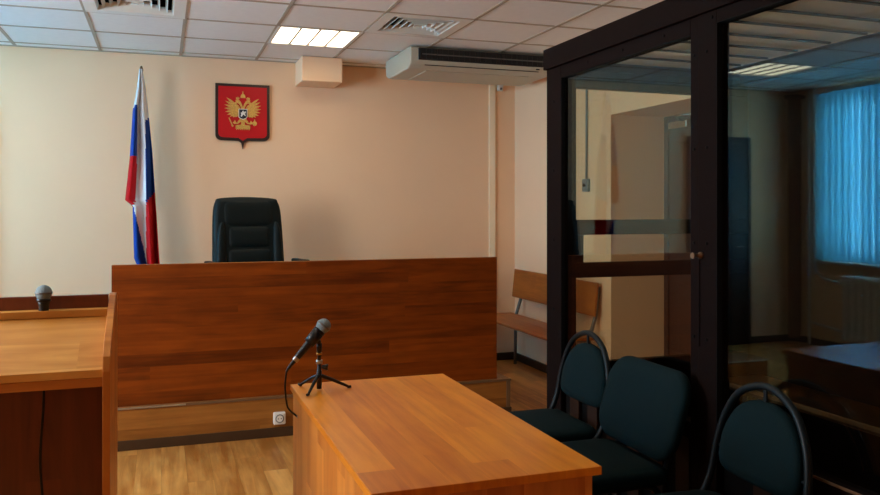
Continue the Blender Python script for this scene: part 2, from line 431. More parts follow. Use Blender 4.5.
# ------------------------------------------------------------------ ceiling fittings
def lamp0():
    t = thing('ceiling_light', 'lit four-tube square ceiling light between the two air diffusers', 'ceiling light', (1.05, 5.8, ZC), 0, 'square lights in the ceiling grid', world=False)
    mb = MB()
    for x0, x1, y0, y1 in ((-.3, -.272, -.3, .3), (.272, .3, -.3, .3), (-.272, .272, -.3, -.278), (-.272, .272, .278, .3)):
        mb.box(x0+.002*(x0 < -.29), x1-.002*(x1 > .29), y0+.002*(y0 < -.29), y1-.002*(y1 > .29), -.006, .05, .002)
    mb.box(-.29, .29, -.29, .29, .05, .06)
    mb.build('frame', M['white'], t)
    for k in range(4):
        x0 = -.270+k*.1355
        mb = MB(); mb.box(x0+.004, x0+.1315, -.276, .276, .006, .02, .003); mb.build('tube_panel', M['lamp'], t)
    for k in range(1, 4):
        x0 = -.270+k*.1355
        mb = MB(); mb.box(x0-.008, x0+.008, -.277, .277, -.003, .03); mb.build('divider', M['alum'], t)
    return t
L0 = lamp0()
dup(L0, (-1.35, 5.8, ZC), 0, 'lit square ceiling light mirrored as bright stripes in the upper dock glass', 'square lights in the ceiling grid')
for x, y in LAMPS[2:]:  # lamps out of view, added to light the table from above
    o = dup(L0, (x+.3, y+.3, ZC), 0, 'unseen square ceiling light added overhead nearer the viewer', 'unseen square lights added overhead')
def vent0():
    t = thing('air_diffuser', 'square white ceiling air diffuser at the left above the flag', 'air vent', (-.15, 5.2, ZC), 0, 'air diffusers in the ceiling', world=False)
    def ring(mb, a, b, z0, z1, zz=0):
        # sloped square ring from half-size a at z0 to b at z1
        t_ = .006
        for k in range(4):
            rot = Matrix.Rotation(k*PI/2, 4, 'Z')
            q = [(-a, -a, z0), (a, -a, z0), (b, -b, z1), (-b, -b, z1)]
            lo = [mb.bm.verts.new(rot @ Vector(p)) for p in q]; hi = [mb.bm.verts.new(rot @ Vector((p[0], p[1], p[2]+t_))) for p in q]
            mb.bm.faces.new(lo); mb.bm.faces.new(hi[::-1])
            for i in range(4): mb.bm.faces.new((lo[i], lo[(i+1) % 4], hi[(i+1) % 4], hi[i]))
    mb = MB(); ring(mb, .297, .225, -.006, -.006); ring(mb, .225, .215, -.006, .02); mb.build('frame', M['white'], t)
    mb = MB(); mb.box(-.28, .28, -.28, .28, .11, .12); mb.box(-.285, -.28, -.28, .28, .01, .12); mb.box(.28, .285, -.28, .28, .01, .12); mb.box(-.28, .28, -.285, -.28, .01, .12); mb.box(-.28, .28, .28, .285, .01, .12)
    mb.build('plenum_box', M['void'], t)
    for k in range(4):
        a = .190-.046*k
        mb = MB(); ring(mb, a, a-.014, -.004, .028); mb.build('louvre', M['white'], t)
    mb = MB(); mb.box(-.022, .022, -.022, .022, -.002, .01); mb.build('centre_plate', M['white'], t)
    return t
V0 = vent0()
dup(V0, (1.65, 5.2, ZC), 0, 'square white ceiling air diffuser beside the air conditioner', 'air diffusers in the ceiling')

# air conditioner hung under the ceiling
AX0, AX1 = 1.78, 2.98
ac = thing('air_conditioner', 'long cream air conditioner hung under the ceiling beside the dock', 'air conditioner', (2.38, 6.15, 2.46))
mb = own(ac)
prof = [(5.82, 2.645), (5.79, 2.632), (5.785, 2.53), (5.80, 2.505), (5.86, 2.482), (6.40, 2.482), (6.48, 2.512), (6.5, 2.645)]
mb.prism([(p[0], p[1]) for p in prof], 'X', AX0, AX1, .012); mb.build('body', M['acbody'], ac)
mb = own(ac); mb.box(AX0+.065, AX1-.09, 5.772, 5.80, 2.54, 2.630, .003); g = mb.build('outlet_grille', M['acdark'], ac)
for k in range(24):
    x = AX0+.08+k*(AX1-AX0-.18)/23
    mb = sub(g, ac); mb.box(x-.002, x+.002, 5.766, 5.775, 2.551, 2.625); mb.build('vane', M['black'], g)
mb = sub(g, ac); mb.box(AX0+.09, AX1-.09, 5.760, 5.768, 2.578, 2.586); mb.build('louvre', M['steel'], g)
mb = own(ac); mb.box(AX0+.12, AX1-.12, 5.797, 5.815, 2.503, 2.508); mb.build('panel_seam', M['acdark'], ac)
mb = own(ac); mb.box(AX0+.16, AX1-.16, 5.90, 6.36, 2.476, 2.483, .002); mb.build('intake_cover', M['acbody'], ac)
mb = own(ac); mb.box(2.83, 2.86, 5.779, 5.79, 2.516, 2.526, .002); mb.build('display', M['black'], ac)
for x in (1.95, 2.8):
    mb = own(ac); mb.box(x-.03, x+.03, 5.95, 6.35, 2.64, ZC-.004); mb.build('hanger', M['steel'], ac)
# detector and conduit box
t = thing('motion_detector', 'small white detector on the wall under the air conditioner', 'detector', (2.97, WB, 2.50))
mb = own(t); mb.box(2.945, 3.0, WB-.04, WB, 2.50, 2.565, .012, 3); mb.build('housing', M['white'], t)
mb = own(t); mb.lathe([(.012, 0), (.012, .006), (.006, .014)], (2.972, WB-.038, 2.52), (0, -1, -.3), 12); mb.build('lens', M['steel'], t)
t = thing('switch_box', 'small grey box under a thin conduit on the right wall behind the dock glass', 'switch', (WR, 5.49, 1.54))
mb = own(t); mb.box(WR-.03, WR, 5.45, 5.53, 1.54, 1.64, .006); mb.build('cover', M['boxgrey'], t)
mb = own(t); mb.tube([(WR-.012, 5.49, 1.63), (WR-.012, 5.485, ZC-.01)], .009, 8, False); mb.build('conduit', M['boxgrey'], t)
mb = own(t); mb.lathe([(.014, 0), (.014, .012), (.01, .016)], (WR-.028, 5.49, 1.59), (-1, 0, 0), 12); mb.build('button', M['black'], t)

# ------------------------------------------------------------------ emblem on the back wall
EX, EZ, EY = .643, 2.205, WB
em = thing('coat_of_arms', 'red shield with golden double-headed eagle hung on the back wall', 'emblem', (EX, EY, 1.91))
def shield(w, top, bot, tip, r=.045):
    h = w/2; p = [(-h, top), (h, top), (h, bot+r)]
    for k in range(1, 6):
        a = -k*PI/2/5; p.append((h-r+r*math.cos(a), bot+r+r*math.sin(a)))
    p += [(.035, bot-.003), (.012, bot-.018), (0, tip), (-.012, bot-.018), (-.035, bot-.003)]
    for k in range(5, 0, -1):
        a = -k*PI/2/5; p.append((-h+r-r*math.cos(a), bot+r+r*math.sin(a)))
    p.append((-h, bot+r)); return [(EX+x, z) for x, z in p]
mb = own(em); mb.prism(shield(.44, 2.445, 1.975, 1.905), 'Y', EY-.022, EY); mb.build('border', M['darkwood'], em)
mb = own(em); mb.prism(shield(.393, 2.422, 2.000, 1.972, .035), 'Y', EY-.026, EY-.02); mb.build('red_field', M['red'], em)
S = .44/355
def ep(cx, cy): return (EX+(cx-244)*S, EZ+.0+(262-cy)*S)
def epoly(mb, pts, dy=0, both=True, th=.008):
    mb.prism([ep(*p) for p in pts], 'Y', EY-.025-th-dy, EY-.0245)
    if both: mb.prism([ep(488-p[0], p[1]) for p in pts], 'Y', EY-.025-th-dy, EY-.0245)
mb = own(em)
tips = [(137, 163), (129, 186), (124, 210), (124, 234), (129, 258), (140, 278), (158, 290), (178, 294), (196, 292)]
for i, (tx, ty) in enumerate(tips):          # wing feathers
    bx, by = 214-i*.5, 222+i*6
    dx, dy = tx-bx, ty-by; l = math.hypot(dx, dy); nx, ny_ = -dy/l, dx/l; w = 7.5
    epoly(mb, [(bx+nx*w, by+ny_*w), (bx+dx*.7+nx*w*.9, by+dy*.7+ny_*w*.9), (tx, ty), (bx+dx*.7-nx*w*.9, by+dy*.7-ny_*w*.9), (bx-nx*w, by-ny_*w)], dy=.0005*i)
epoly(mb, [(206, 212), (222, 222), (226, 286), (206, 286), (196, 250)], .004)      # wing root
epoly(mb, [(238, 245), (226, 214), (216, 200), (206, 198), (196, 204), (186, 198), (198, 188), (196, 178), (212, 174), (226, 184), (236, 202), (244, 226), (244, 245)], .003)   # neck and head
epoly(mb, [(198, 172), (200, 158), (206, 164), (211, 154), (216, 163), (222, 160), (219, 173)], .003)   # head crown
epoly(mb, [(244, 300), (226, 300), (214, 314), (206, 330), (198, 326), (192, 312), (186, 322), (176, 330), (190, 338), (212, 336), (230, 322), (244, 330)], .003)   # legs
for bx in (204, 217, 231, 244):              # tail feathers
    epoly(mb, [(bx-7, 346), (bx+6, 346), (bx+7, 366), (bx, 378), (bx-7, 368)], .003, bx < 244)
epoly(mb, [(228, 352), (234, 326), (244, 322), (244, 354)], .002); epoly(mb, [(200, 352), (206, 344), (244, 342), (244, 352)], .0015)
epoly(mb, [(244, 162), (228, 162), (230, 146), (236, 138), (241, 136), (241, 120), (244, 118)], .004)     # middle crown
mb.build('eagle', M['gold'], em)
mb = own(em); epoly(mb, [(150, 298), (156, 296), (178, 344), (184, 352), (176, 358), (168, 350), (170, 344)], .003, False); mb.build('sceptre', M['gold'], em)
mb = own(em); epoly(mb, [(309, 340), (306, 328), (312, 318), (318, 316), (318, 304), (324, 304), (324, 316), (331, 320), (336, 330), (332, 342), (320, 348)], .003, False); mb.build('orb', M['gold'], em)
mb = own(em); epoly(mb, [(215, 236), (273, 236), (273, 290), (262, 302), (244, 308), (226, 302), (215, 290)], .006, False); mb.build('breast_rim', M['cream'], em, 'pale rim of the breast shield')
mb = own(em); epoly(mb, [(219, 240), (269, 240), (269, 288), (260, 298), (244, 303), (228, 298), (219, 288)], .008, False); mb.build('breast_shield', M['navy'], em)
mb = own(em); epoly(mb, [(228, 286), (232, 270), (228, 262), (238, 260), (240, 250), (247, 248), (250, 258), (260, 252), (264, 258), (256, 268), (262, 282), (256, 284), (250, 274), (242, 278), (236, 290)], .0095, False); mb.build('rider', M['cream'], em, 'small white rider on the breast shield')

# ------------------------------------------------------------------ flag on a pole
FY = 6.60
fl = thing('flag', 'white, blue and red striped flag drooping on its pole behind the long bench', 'flag', (-.11, FY, .249))
def px2(u, v, Y=FY):   # photograph measurements turned into metres on the flag's own plane
    a = (u-440)/800; psi = math.atan(279/800); c, s = math.cos(psi), math.sin(psi)
    t = Y/(c-a*s); return ((s+a*c)*t, 1.406-(v-209)/800*t)
def lerp(tab, y):
    for (y0, a), (y1, b) in zip(tab, tab[1:]):
        if y <= y1: return a+(b-a)*max(0, (y-y0))/(y1-y0)
    return tab[-1][1]
XL = [(70, 139.5), (90, 137), (110, 133), (157, 130), (200, 125.5), (206, 133), (258, 134.5), (270, 140)]
XR = [(70, 142.5), (90, 146), (110, 148), (150, 152), (195, 155), (264, 159.5), (275, 159)]
mb = own(fl); NC, NR = 40, 84; V = []
for j in range(NR+1):
    y = 70+j*(272-70)/NR; row = []
    for i in range(NC+1):
        s_ = i/NC; x = lerp(XL, y)+(lerp(XR, y)-lerp(XL, y))*s_
        q = px2(x, y); amp = .075*min(1, (y-60)/90)
        dep = amp*(math.cos(s_*2*PI*2.1+.5+.006*(y-150))*.8+.35*math.sin(s_*17+.02*y))
        row.append(mb.bm.verts.new((q[0], FY-.05+dep, q[1])))
    V.append(row)
for j in range(NR):
    y = 70+(j+.5)*(272-70)/NR
    for i in range(NC):
        s_ = (i+.5)/NC; xl, xr = lerp(XL, y), lerp(XR, y); x = xl+(xr-xl)*s_
        m1 = lerp([(70, 138.5), (110, 137.5), (160, 136.8), (200, 135.5), (206, 134), (262, 133)], y)
        m2 = lerp([(70, 143), (110, 145), (160, 146), (240, 146.5), (272, 147)], y)
        if x < m1: c = 0 if y < 106-(x-m1)*.5 else (1 if y < 157 or y > 206 else 2)
        elif x < m2:
            lim = 206+(x-m1)*4.2
            c = 0 if y < lim else 1
        else: c = 0 if y < 122-(x-m2)*1.2 else (1 if y < 203-(x-m2)*1.3 else 2)
        f = mb.bm.faces.new((V[j][i], V[j][i+1], V[j+1][i+1], V[j+1][i])); f.material_index = c; f.smooth = True
fc = mb.build('flag_cloth', [M['fwhite'], M['fblue'], M['fred']], fl)
so = fc.modifiers.new('thickness', 'SOLIDIFY'); so.thickness = .004; so.offset = 0
mb = own(fl); q = px2(141.3, 70); mb.tube([(q[0]+.005, FY, .25), (q[0], FY, q[1]-.01)], .012, 10, False); mb.build('pole', M['bronze'], fl)
mb = own(fl); q = px2(141.3, 66); mb.lathe([(.008, -.05), (.014, -.04), (.014, -.025), (.006, 0)], (q[0], FY, q[1]), (0, 0, 1), 10); mb.build('finial', M['bronze'], fl)
mb = own(fl); mb.lathe([(.17, 0), (.17, .015), (.05, .03), (.02, .06), (.02, .2), (.014, .2)], (q[0]+.005, FY, .249), (0, 0, 1), 20); mb.build('pole_base', M['black'], fl)

# ------------------------------------------------------------------ podium and judges' bench
po = thing('podium', 'low wooden platform with dark skirting carrying the long bench and armchair', 'platform', (.85, 5.9, 0))
PX0, PX1, PY, PZ = -.62, 2.245, 5.0, .249
mb = own(po); mb.box(PX0, PX1, PY, WB-.001, .0, PZ-.012); mb.build('riser', M['podw'], po)
mb = own(po); mb.box(PX0, PX1, PY, WB-.001, PZ-.012, PZ); mb.build('platform_top', M['podtop'], po)
mb = own(po); mb.box(PX0, PX1+.012, PY-.012, PY-.0005, 0, .058, .003); mb.box(PX1+.0005, PX1+.012, PY, WB-.001, 0, .058, .003); mb.build('skirting', M['skirt'], po)
mb = own(po); mb.box(PX0, PX1+.012, PY-.006, PY-.0005, PZ-.014, PZ, .001); mb.box(PX1+.0005, PX1+.006, PY-.006, WB-.001, PZ-.014, PZ, .001); mb.build('edge_trim_shaded', M['bronze'], po)  # brown stands in for the aluminium edge where it lies in shade
mb = own(po); mb.box(PX0, .14, PY-.0085, PY-.005, PZ-.010, PZ, .0008); mb.build('nosing_lit', M['alum'], po, 'lit left stretch of the aluminium edge strip')
mb = own(po); mb.box(PX1-.022, PX1+.0055, PY-.005, PY+.02,   .058, PZ-.014, .001); mb.build('corner_trim', M['bronze'], po)
jb = thing('judges_bench', 'long reddish-brown wooden bench front standing on the low platform', 'bench desk', (.95, 5.2, PZ))
BX0, BX1, BZ = -.272, 2.163, 1.077
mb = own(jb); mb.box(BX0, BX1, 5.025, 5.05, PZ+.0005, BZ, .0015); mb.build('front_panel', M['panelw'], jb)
mb = own(jb); mb.box(BX0+.03, BX1-.03, 5.051, 5.65, .965, .99, .002); mb.build('worktop', M['deskw'], jb)
for x in (BX0+.002, BX1-.024):
    mb = own(jb); mb.box(x, x+.022, 5.051, 5.60, PZ, .964, .001); mb.build('side_panel', M['desks'], jb)
mb = own(jb); mb.box(BX0+.001, BX1-.001, 5.0245, 5.0505, BZ, BZ+.002, .0005); mb.build('edge_band', M['lecte'], jb)
t = thing('wall_socket', 'white power socket on the platform front near the table', 'socket', (.69, PY, .08))
mb = own(t); mb.box(.652, .726, PY-.035, PY-.0005, .08, .155, .008); mb.build('socket_case', M['sock'], t)
mb = own(t); mb.lathe([(.026, 0), (.026, .003), (.021, .003), (.021, -.002)], (.689, PY-.035, .118), (0, -1, 0), 20); mb.build('socket_ring', M['steel'], t)
mb = own(t); mb.lathe([(.02, 0), (.02, .0035)], (.689, PY-.035, .118), (0, -1, 0), 20)
mb.build('socket_well', M['sock'], t)
mb = own(t)
for dx in (-.009, .009): mb.lathe([(.0035, 0), (.0035, .001)], (.689+dx, PY-.0384, .118), (0, -1, 0), 8)
mb.build('contact_holes', M['black'], t)

# judge's armchair
ch = thing('office_armchair', 'black leather high-backed armchair behind the long bench', 'armchair', (.668, 6.08, PZ), math.radians(12), world=False)
lz = -PZ
def back_map(u, v, w):    # u across, v height, w towards the sitter (-Y)
    return (u, .16+.18*(v-.62)*.6-w+.10*u*u*-1.0, v)
outl = []
bw, tw, z0, z1 = .278, .240, .46, 1.245
pts = [(-bw+.03, z0), (bw-.03, z0), (bw, z0+.05), (bw-.004, .75), (tw+.022, 1.1), (tw, z1-.035), (tw-.04, z1-.006), (0, z1+.004), (-tw+.04, z1-.006), (-tw, z1-.035), (-tw-.022, 1.1), (-bw+.004, .75), (-bw, z0+.05)]
def smooth_closed(p, n=4):
    o = []
    L_ = len(p)
    for i in range(L_):
        p0, p1, p2, p3 = [Vector(p[(i+k-1) % L_]) for k in range(4)]
        for k in range(n):
            u = k/n; o.append(tuple(.5*((2*p1)+(p2-p0)*u+(2*p0-5*p1+4*p2-p3)*u*u+(3*p1-p0-3*p2+p3)*u**3)))
    return o
mb = MB(); mb.pad(smooth_closed(pts), [(.05, -.05), (.015, -.045), (0, -.02), (0, .02), (.012, .038), (.04, .045), (.12, .045)], back_map)
bk = mb.build('backrest', M['leather'], ch)
def cushion(cx, cz, w, h, th=.05, r=.03, name='cushion'):
    mb = MB(); mb.pad(rrect(w, h, r, 5, cx, cz), [(.0, .02), (0, .03), (.008, .03+th*.55), (.022, .03+th*.85), (.05, .03+th), (.07, .03+th*1.03)], back_map)
    mb.build(name, M['leather'], bk)
cushion(0, 1.125, .40, .21, .024, .06, 'headrest')
cushion(0, .945, .33, .17, .026, .03); cushion(0, .775, .34, .17, .026, .03); cushion(0, .595, .34, .19, .026, .03)
for s in (-1, 1):
    mb = MB(); q = [(s*.185, .52), (s*.25, .52), (s*.262, .75), (s*.238, 1.02), (s*.185, 1.02)]
    mb.pad(smooth_closed(q if s > 0 else q[::-1], 4), [(0, .02), (0, .03), (.008, .052), (.022, .062), (.04, .065)], back_map); mb.build('bolster', M['leather'], bk)
mb = MB(); mb.pad(rrect(.52, .50, .09), [(.04, -.05), (.008, -.045), (0, -.02), (0, .03), (.02, .05), (.08, .062), (.2, .066)], lambda u, v, w: (u, v-.08, .44+w)); mb.build('seat', M['leather'], ch)
for s in (-1, 1):
    mb = MB(); mb.tube([(s*.24, .08, .40), (s*.32, .06, .52), (s*.335, .10, .735), (s*.335, 0, .76), (s*.335, -.18, .745), (s*.325, -.25, .62), (s*.24, -.16, .40)], .017, 10); a = mb.build('armrest', M['black'], ch)
    mb = MB(); mb.box(s*.335-.028, s*.335+.028, -.17, .09, .747, .777, .012, 3); mb.build('arm_pad', M['leather'], a)
mb = MB(); mb.lathe([(.03, .09), (.03, .25), (.022, .25), (.022, .38), (.09, .385), (.09, .395)], (0, -.05, 0), (0, 0, 1), 16); mb.build('gas_column', M['blackm'], ch)
for k in range(5):
    a = k*2*PI/5+.3; dx, dy = math.cos(a), math.sin(a)
    mb = MB(); mb.tube([(dx*.02, -.05+dy*.02, .11), (dx*.3, -.05+dy*.3, .07)], [.025, .016], 8, False); lg = mb.build('base_leg', M['black'], ch)
    mb = MB(); mb.tube([(dx*.3-dy*.022, -.05+dy*.3+dx*.022, .028), (dx*.3+dy*.022, -.05+dy*.3-dx*.022, .028)], .028, 12, False); mb.tube([(dx*.3, -.05+dy*.3, .03), (dx*.3, -.05+dy*.3, .07)], .01, 8, False); mb.build('caster', M['black'], lg)

# ------------------------------------------------------------------ lectern at the left
LX0, LX1 = -1.15, -.150
le = thing('lectern', 'wooden lectern with a sloping top at the left edge of the view', 'lectern', (-.65, 2.95, 0))
prof = [(2.69, 0), (2.69, .90), (2.705, .945), (2.76, .985), (2.94, 1.060), (3.04, 1.104), (3.09, 1.108), (3.15, 1.09), (3.15, 0)]
for x in (LX0, LX1-.022):
    mb = own(le); mb.prism(prof, 'X', x, x+.022, .002); mb.build('side_panel', M['lects'], le)
ix0, ix1 = LX0+.0225, LX1-.0225
mb = own(le); mb.prism([(2.70, .882), (2.70, .906), (2.95, 1.042), (2.96, 1.042), (2.96, 1.02)], 'X', ix0, ix1, .0008); mb.build('sloping_top', M['lectw'], le)
mb = own(le); mb.box(ix0, ix1, 2.702, 2.722, .852, .8815, .001); mb.build('front_rail', M['lecte'], le)
mb = own(le); mb.box(ix0, ix1, 2.945, 2.999, 1.0425, 1.066, .0015); mb.build('ledge', M['lectw'], le)
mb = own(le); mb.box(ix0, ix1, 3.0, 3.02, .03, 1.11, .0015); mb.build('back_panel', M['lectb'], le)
# microphone standing in the lectern ledge
def mic(name, label, base, d, group=None):
    d = Vector(d).normalized()
    t = thing(name, label, 'microphone', base, 0, group, world=False)
    mb = MB(); mb.lathe([(.0105, 0), (.012, .02), (.0145, .08), (.0175, .118), (.019, .124)], (0, 0, 0), d, 20); mb.build('handle', M['black'], t)
    mb = MB(); mb.lathe([(.020, .123), (.0225, .126), (.0225, .131), (.021, .134)], (0, 0, 0), d, 20); mb.build('collar', M['blackm'], t)
    R_ = .0262; pr = [(.0205, .1335)]
    for k in range(1, 12):
        a = -.75+k*(PI/2+.75)/11; pr.append((R_*math.cos(a), .1335+.0195+R_*math.sin(a)))
    mb = MB(); mb.lathe(pr, (0, 0, 0), d, 24); g = mb.build('grille', M['grille'], t)
    mb = MB(); mb.lathe([(.0266, .150), (.0274, .1515), (.0274, .155), (.0266, .1565)], (0, 0, 0), d, 24); mb.build('grille_band', M['steel'], g)
    return t
m1 = mic('microphone', 'grey-headed microphone standing upright in the lectern ledge', (-.371, 2.968, .972), (0, 0, 1))
mb = MB(); mb.tube([(0, 0, 0), (0, -.01, -.05), (.006, -.05, -.2), (-.004, -.05, -.4), (.008, -.05, -.6), (.002, -.05, -.8), (.02, -.09, -.94), (.16, -.12, -.946)], .004, 8); mb.build('cable', M['rubber'], m1)

# ------------------------------------------------------------------ table in the foreground
TX0, TX1, TY0, TY1, TZ = .456, 1.062, 1.79, 3.01, .75
ta = thing('table', 'orange-brown wooden table in the foreground', 'table', ((TX0+TX1)/2, (TY0+TY1)/2, 0))
mb = own(ta); mb.box(TX0, TX1, TY0, TY1, TZ-.022, TZ, .002); mb.build('tabletop', M['deskw'], ta)
for x in (TX0+.008, TX1-.03):
    mb = own(ta); mb.box(x, x+.022, TY0+.035, TY1-.02, 0, TZ-.0225, .001); mb.build('side_panel', M['desks'], ta)
for y in (TY0+.033, TY1-.042):
    mb = own(ta); mb.box(TX0+.0305, TX1-.0305, y, y+.022, .08, TZ-.0225, .001); mb.build('end_panel', M['deske'], ta)
mb = own(ta); mb.lathe([(.006, 0), (.006, .003), (.003, .004)], (TX0+.008, 2.885, .66), (-1, 0, 0), 10); mb.build('cable_grommet', M['alum'], ta)
# microphone on its little tripod
sx, sy = .541, 2.880
st = thing('microphone_stand', 'small black tripod stand at the corner of the table', 'microphone stand', (sx, sy, TZ))
mb = own(st); mb.lathe([(.009, .0), (.009, .012), (.0095, .012), (.0095, .065), (.007, .066), (.007, .135), (.0095, .136), (.0095, .165)], (sx, sy, TZ+.006), (0, 0, 1), 14); mb.build('post', M['black'], st)
for ex, ey in ((.488, 2.965), (.488, 2.802), (.648, 2.876)):
    d = Vector((ex-sx, ey-sy, 0)).normalized()
    mb = own(st); mb.tube([(sx+d.x*.006, sy+d.y*.006, TZ+.052), (sx+d.x*.045, sy+d.y*.045, TZ+.036), (ex, ey, TZ+.0065)], [.008, .0065, .0045], 8); lg = mb.build('leg', M['black'], st)
    mb = sub(lg, st); mb.tube([(ex-d.x*.004, ey-d.y*.004, TZ+.005), (ex+d.x*.01, ey+d.y*.01, TZ+.0062)], .005, 8, False); mb.build('rubber_foot', M['rubber'], lg)
mb = own(st); mb.lathe([(.0115, 0), (.0115, .014)], (sx, sy, TZ+.096), (0, 0, 1), 14); mb.build('lock_ring', M['alum'], st)
mb = own(st); mb.lathe([(.010, 0), (.010, .008)], (sx, sy, TZ+.128), (0, 0, 1), 14); mb.build('gold_ring', M['brass'], st)
mb = own(st); mb.tube([(sx+.008, sy-.004, TZ+.085), (sx+.03, sy-.01, TZ+.083)], [.006, .012], 10, False); mb.build('clamp_knob', M['black'], st)
dm = Vector((.66, 0.02, .75)).normalized()
mbase = Vector((.452, sy-.022, .870))
mb = own(st)
cpt = mbase+dm*.098; ax = dm
mb.tube([cpt-ax*.025+Vector((0, .0, 0)), cpt+ax*.025], [.0205, .0225], 14, False)
mb.tube([(sx, sy, TZ+.165), (sx-.003, sy-.004, TZ+.178), tuple(cpt+Vector((.012, .004, -.012)))], .009, 10, False); mb.build('clip', M['black'], st)
m2 = mic('microphone', 'grey-headed microphone clipped at a slant on the small tripod', tuple(mbase), dm)
mb = MB(); mb.lathe([(.0095, -.006), (.0112, -.004), (.0112, .010), (.0105, .012)], (0, 0, 0), dm, 16); mb.build('silver_ring', M['alum'], m2)
mb = MB(); q = Vector((TX0, 2.885, .66))-mbase
mb.tube([tuple(-dm*.002), tuple(-dm*.03), tuple(-dm*.042+Vector((-.004, 0, -.012))), (-.036, .004, -.10), (-.030, .012, -.15), (-.02, .022, -.18), (q.x+.006, q.y, q.z)], [.008, .006, .0035, .0035, .0035, .0035, .0035], 8); mb.build('cable', M['rubber'], m2)

# ------------------------------------------------------------------ chairs along the dock (local: facing -X, origin on the floor)
GC = 'teal chairs in front of the glass dock'
def seat_and_legs(t, w=.43):
    mb = MB(); mb.pad(rrect(.41, w, .07), [(.03, -.035), (.004, -.03), (0, -.012), (0, .008), (.012, .02), (.05, .028), (.14, .031)], lambda u, v, q: (u-.01+0*v, v, .435+q-.25*max(0, -u-.14)**2*4)); mb.build('seat', M['fabric'], t)
def arch_chair(loc, rz, label):
    t = thing('arch_back_chair', label, 'chair', loc, rz, None, world=False)
    seat_and_legs(t)
    def half(s): return [(-.205, s*.20, .005), (-.195, s*.20, .30), (-.175, s*.205, .385), (-.10, s*.215, .402), (.08, s*.222, .402), (.155, s*.224, .42), (.20, s*.224, .50), (.222, s*.216, .62)]
    top = [(.236, .185, .72), (.246, .12, .80), (.252, 0, .838), (.246, -.12, .80), (.236, -.185, .72)]
    mb = MB(); mb.tube(half(1)+top+half(-1)[::-1], .0125, 10, True, 5); mb.build('tube_frame', M['tube'], t)
    for s in (-1, 1):
        mb = MB(); mb.tube([(.02, s*.21, .395), (.10, s*.212, .36), (.17, s*.216, .20), (.225, s*.218, .005)], .0115, 10); mb.build('rear_leg', M['tube'], t)
    mb = MB(); mb.tube([(.10, -.21, .395), (.10, .21, .395)], .009, 8, False); mb.tube([(-.12, -.21, .395), (-.12, .21, .395)], .009, 8, False); mb.build('cross_tube', M['tube'], t)
    out = [(-.15, .535), (0, .528), (.15, .535), (.186, .565), (.19, .61), (.178, .675), (.135, .742), (.07, .78), (0, .79), (-.07, .78), (-.135, .742), (-.178, .675), (-.19, .61), (-.186, .565)]
    mb = MB(); mb.pad(smooth_closed(out, 4), [(.03, -.018), (.006, -.016), (0, -.006), (0, .008), (.01, .018), (.04, .024), (.11, .026)],
        lambda u, v, w: (.205+.16*(v-.5)-.35*(.04-u*u)*-.2-w, u, v)); mb.build('back_pad', M['fabric'], t)
    mb = MB(); mb.box(.242, .250, -.007, .007, .79, .828, .002); mb.build('pad_bracket', M['tube'], t)
    mb = MB(); 
    for s in (-1, 1): mb.tube([(.225, s*.17, .60), (.222, s*.218, .60)], .006, 8, False)
    mb.build('pad_bolts', M['tube'], t)
    return t
def block_chair(loc, rz, label):
    t = thing('square_back_chair', label, 'chair', loc, rz, None, world=False)
    seat_and_legs(t, .46)
    out = rrect(.53, .322, .10, 7, 0, .637)
    mb = MB(); mb.pad(out, [(.03, -.022), (.006, -.02), (0, -.008), (0, .008), (.01, .02), (.045, .028), (.13, .030)],
        lambda u, v, w: (.175+.30*(v-.5)-.25*u*u-w, u, v)); mb.build('back_pad', M['fabric'], t)
    for s in (-1, 1):
        mb = MB(); mb.tube([(.05, s*.17, .395), (.14, s*.172, .395), (.185, s*.172, .42), (.205, s*.172, .48), (.24, s*.172, .60)], .0115, 10); mb.build('back_strut', M['tube'], t)
        mb = MB(); mb.tube([(-.215, s*.225, .005), (-.185, s*.215, .30), (-.15, s*.20, .392), (0, s*.195, .398)], .0125, 10); mb.build('front_leg', M['tube'], t)
        mb = MB(); mb.tube([(.0, s*.195, .398), (.12, s*.20, .39), (.17, s*.215, .28), (.235, s*.228, .005)], .0125, 10); mb.build('rear_leg', M['tube'], t)
    mb = MB(); mb.tube([(-.12, -.2, .397), (-.12, .2, .397)], .01, 8, False); mb.tube([(.1, -.2, .393), (.1, .2, .393)], .01, 8, False); mb.build('cross_tube', M['tube'], t)
    return t
arch_chair((1.60, 3.235, 0), math.radians(0), 'teal arch-backed chair farthest from the viewer beside the dock corner post')
block_chair((1.575, 2.70, 0), math.radians(-1), 'teal chair with rounded square back between two arch-backed chairs')
arch_chair((1.575, 2.08, 0), math.radians(-3), 'teal arch-backed chair nearest the viewer in front of the dock')

# ------------------------------------------------------------------ wooden bench along the right wall
be = thing('bench', 'wooden bench with grey metal frame along the right wall behind the dock', 'bench', (2.9, 5.98, 0))
mb = own(be); mb.box(2.675, 3.05, 5.20, 6.74, .435, .455, .006); mb.build('seat', M['benchs'], be)
rt = Matrix.Rotation(math.radians(6), 3, 'Y')
mb = own(be); mb.box(3.050, 3.070, 5.26, 6.74, .60, .855, .006, rot=rt, piv=(3.06, 6, .6)); mb.build('backrest', M['benchw'], be)
for y in (5.30, 6.62):
    mb = own(be); mb.tube([(3.03, y, 0.004), (3.035, y, .43), (3.088, y, .60), (3.112, y, .82)], .015, 8, False); mb.build('rear_upright', M['steel'], be)
    mb = own(be); mb.tube([(2.76, y, 0.004), (2.76, y, .42), (3.03, y, .42)], .014, 8, False); mb.build('front_leg', M['steel'], be)

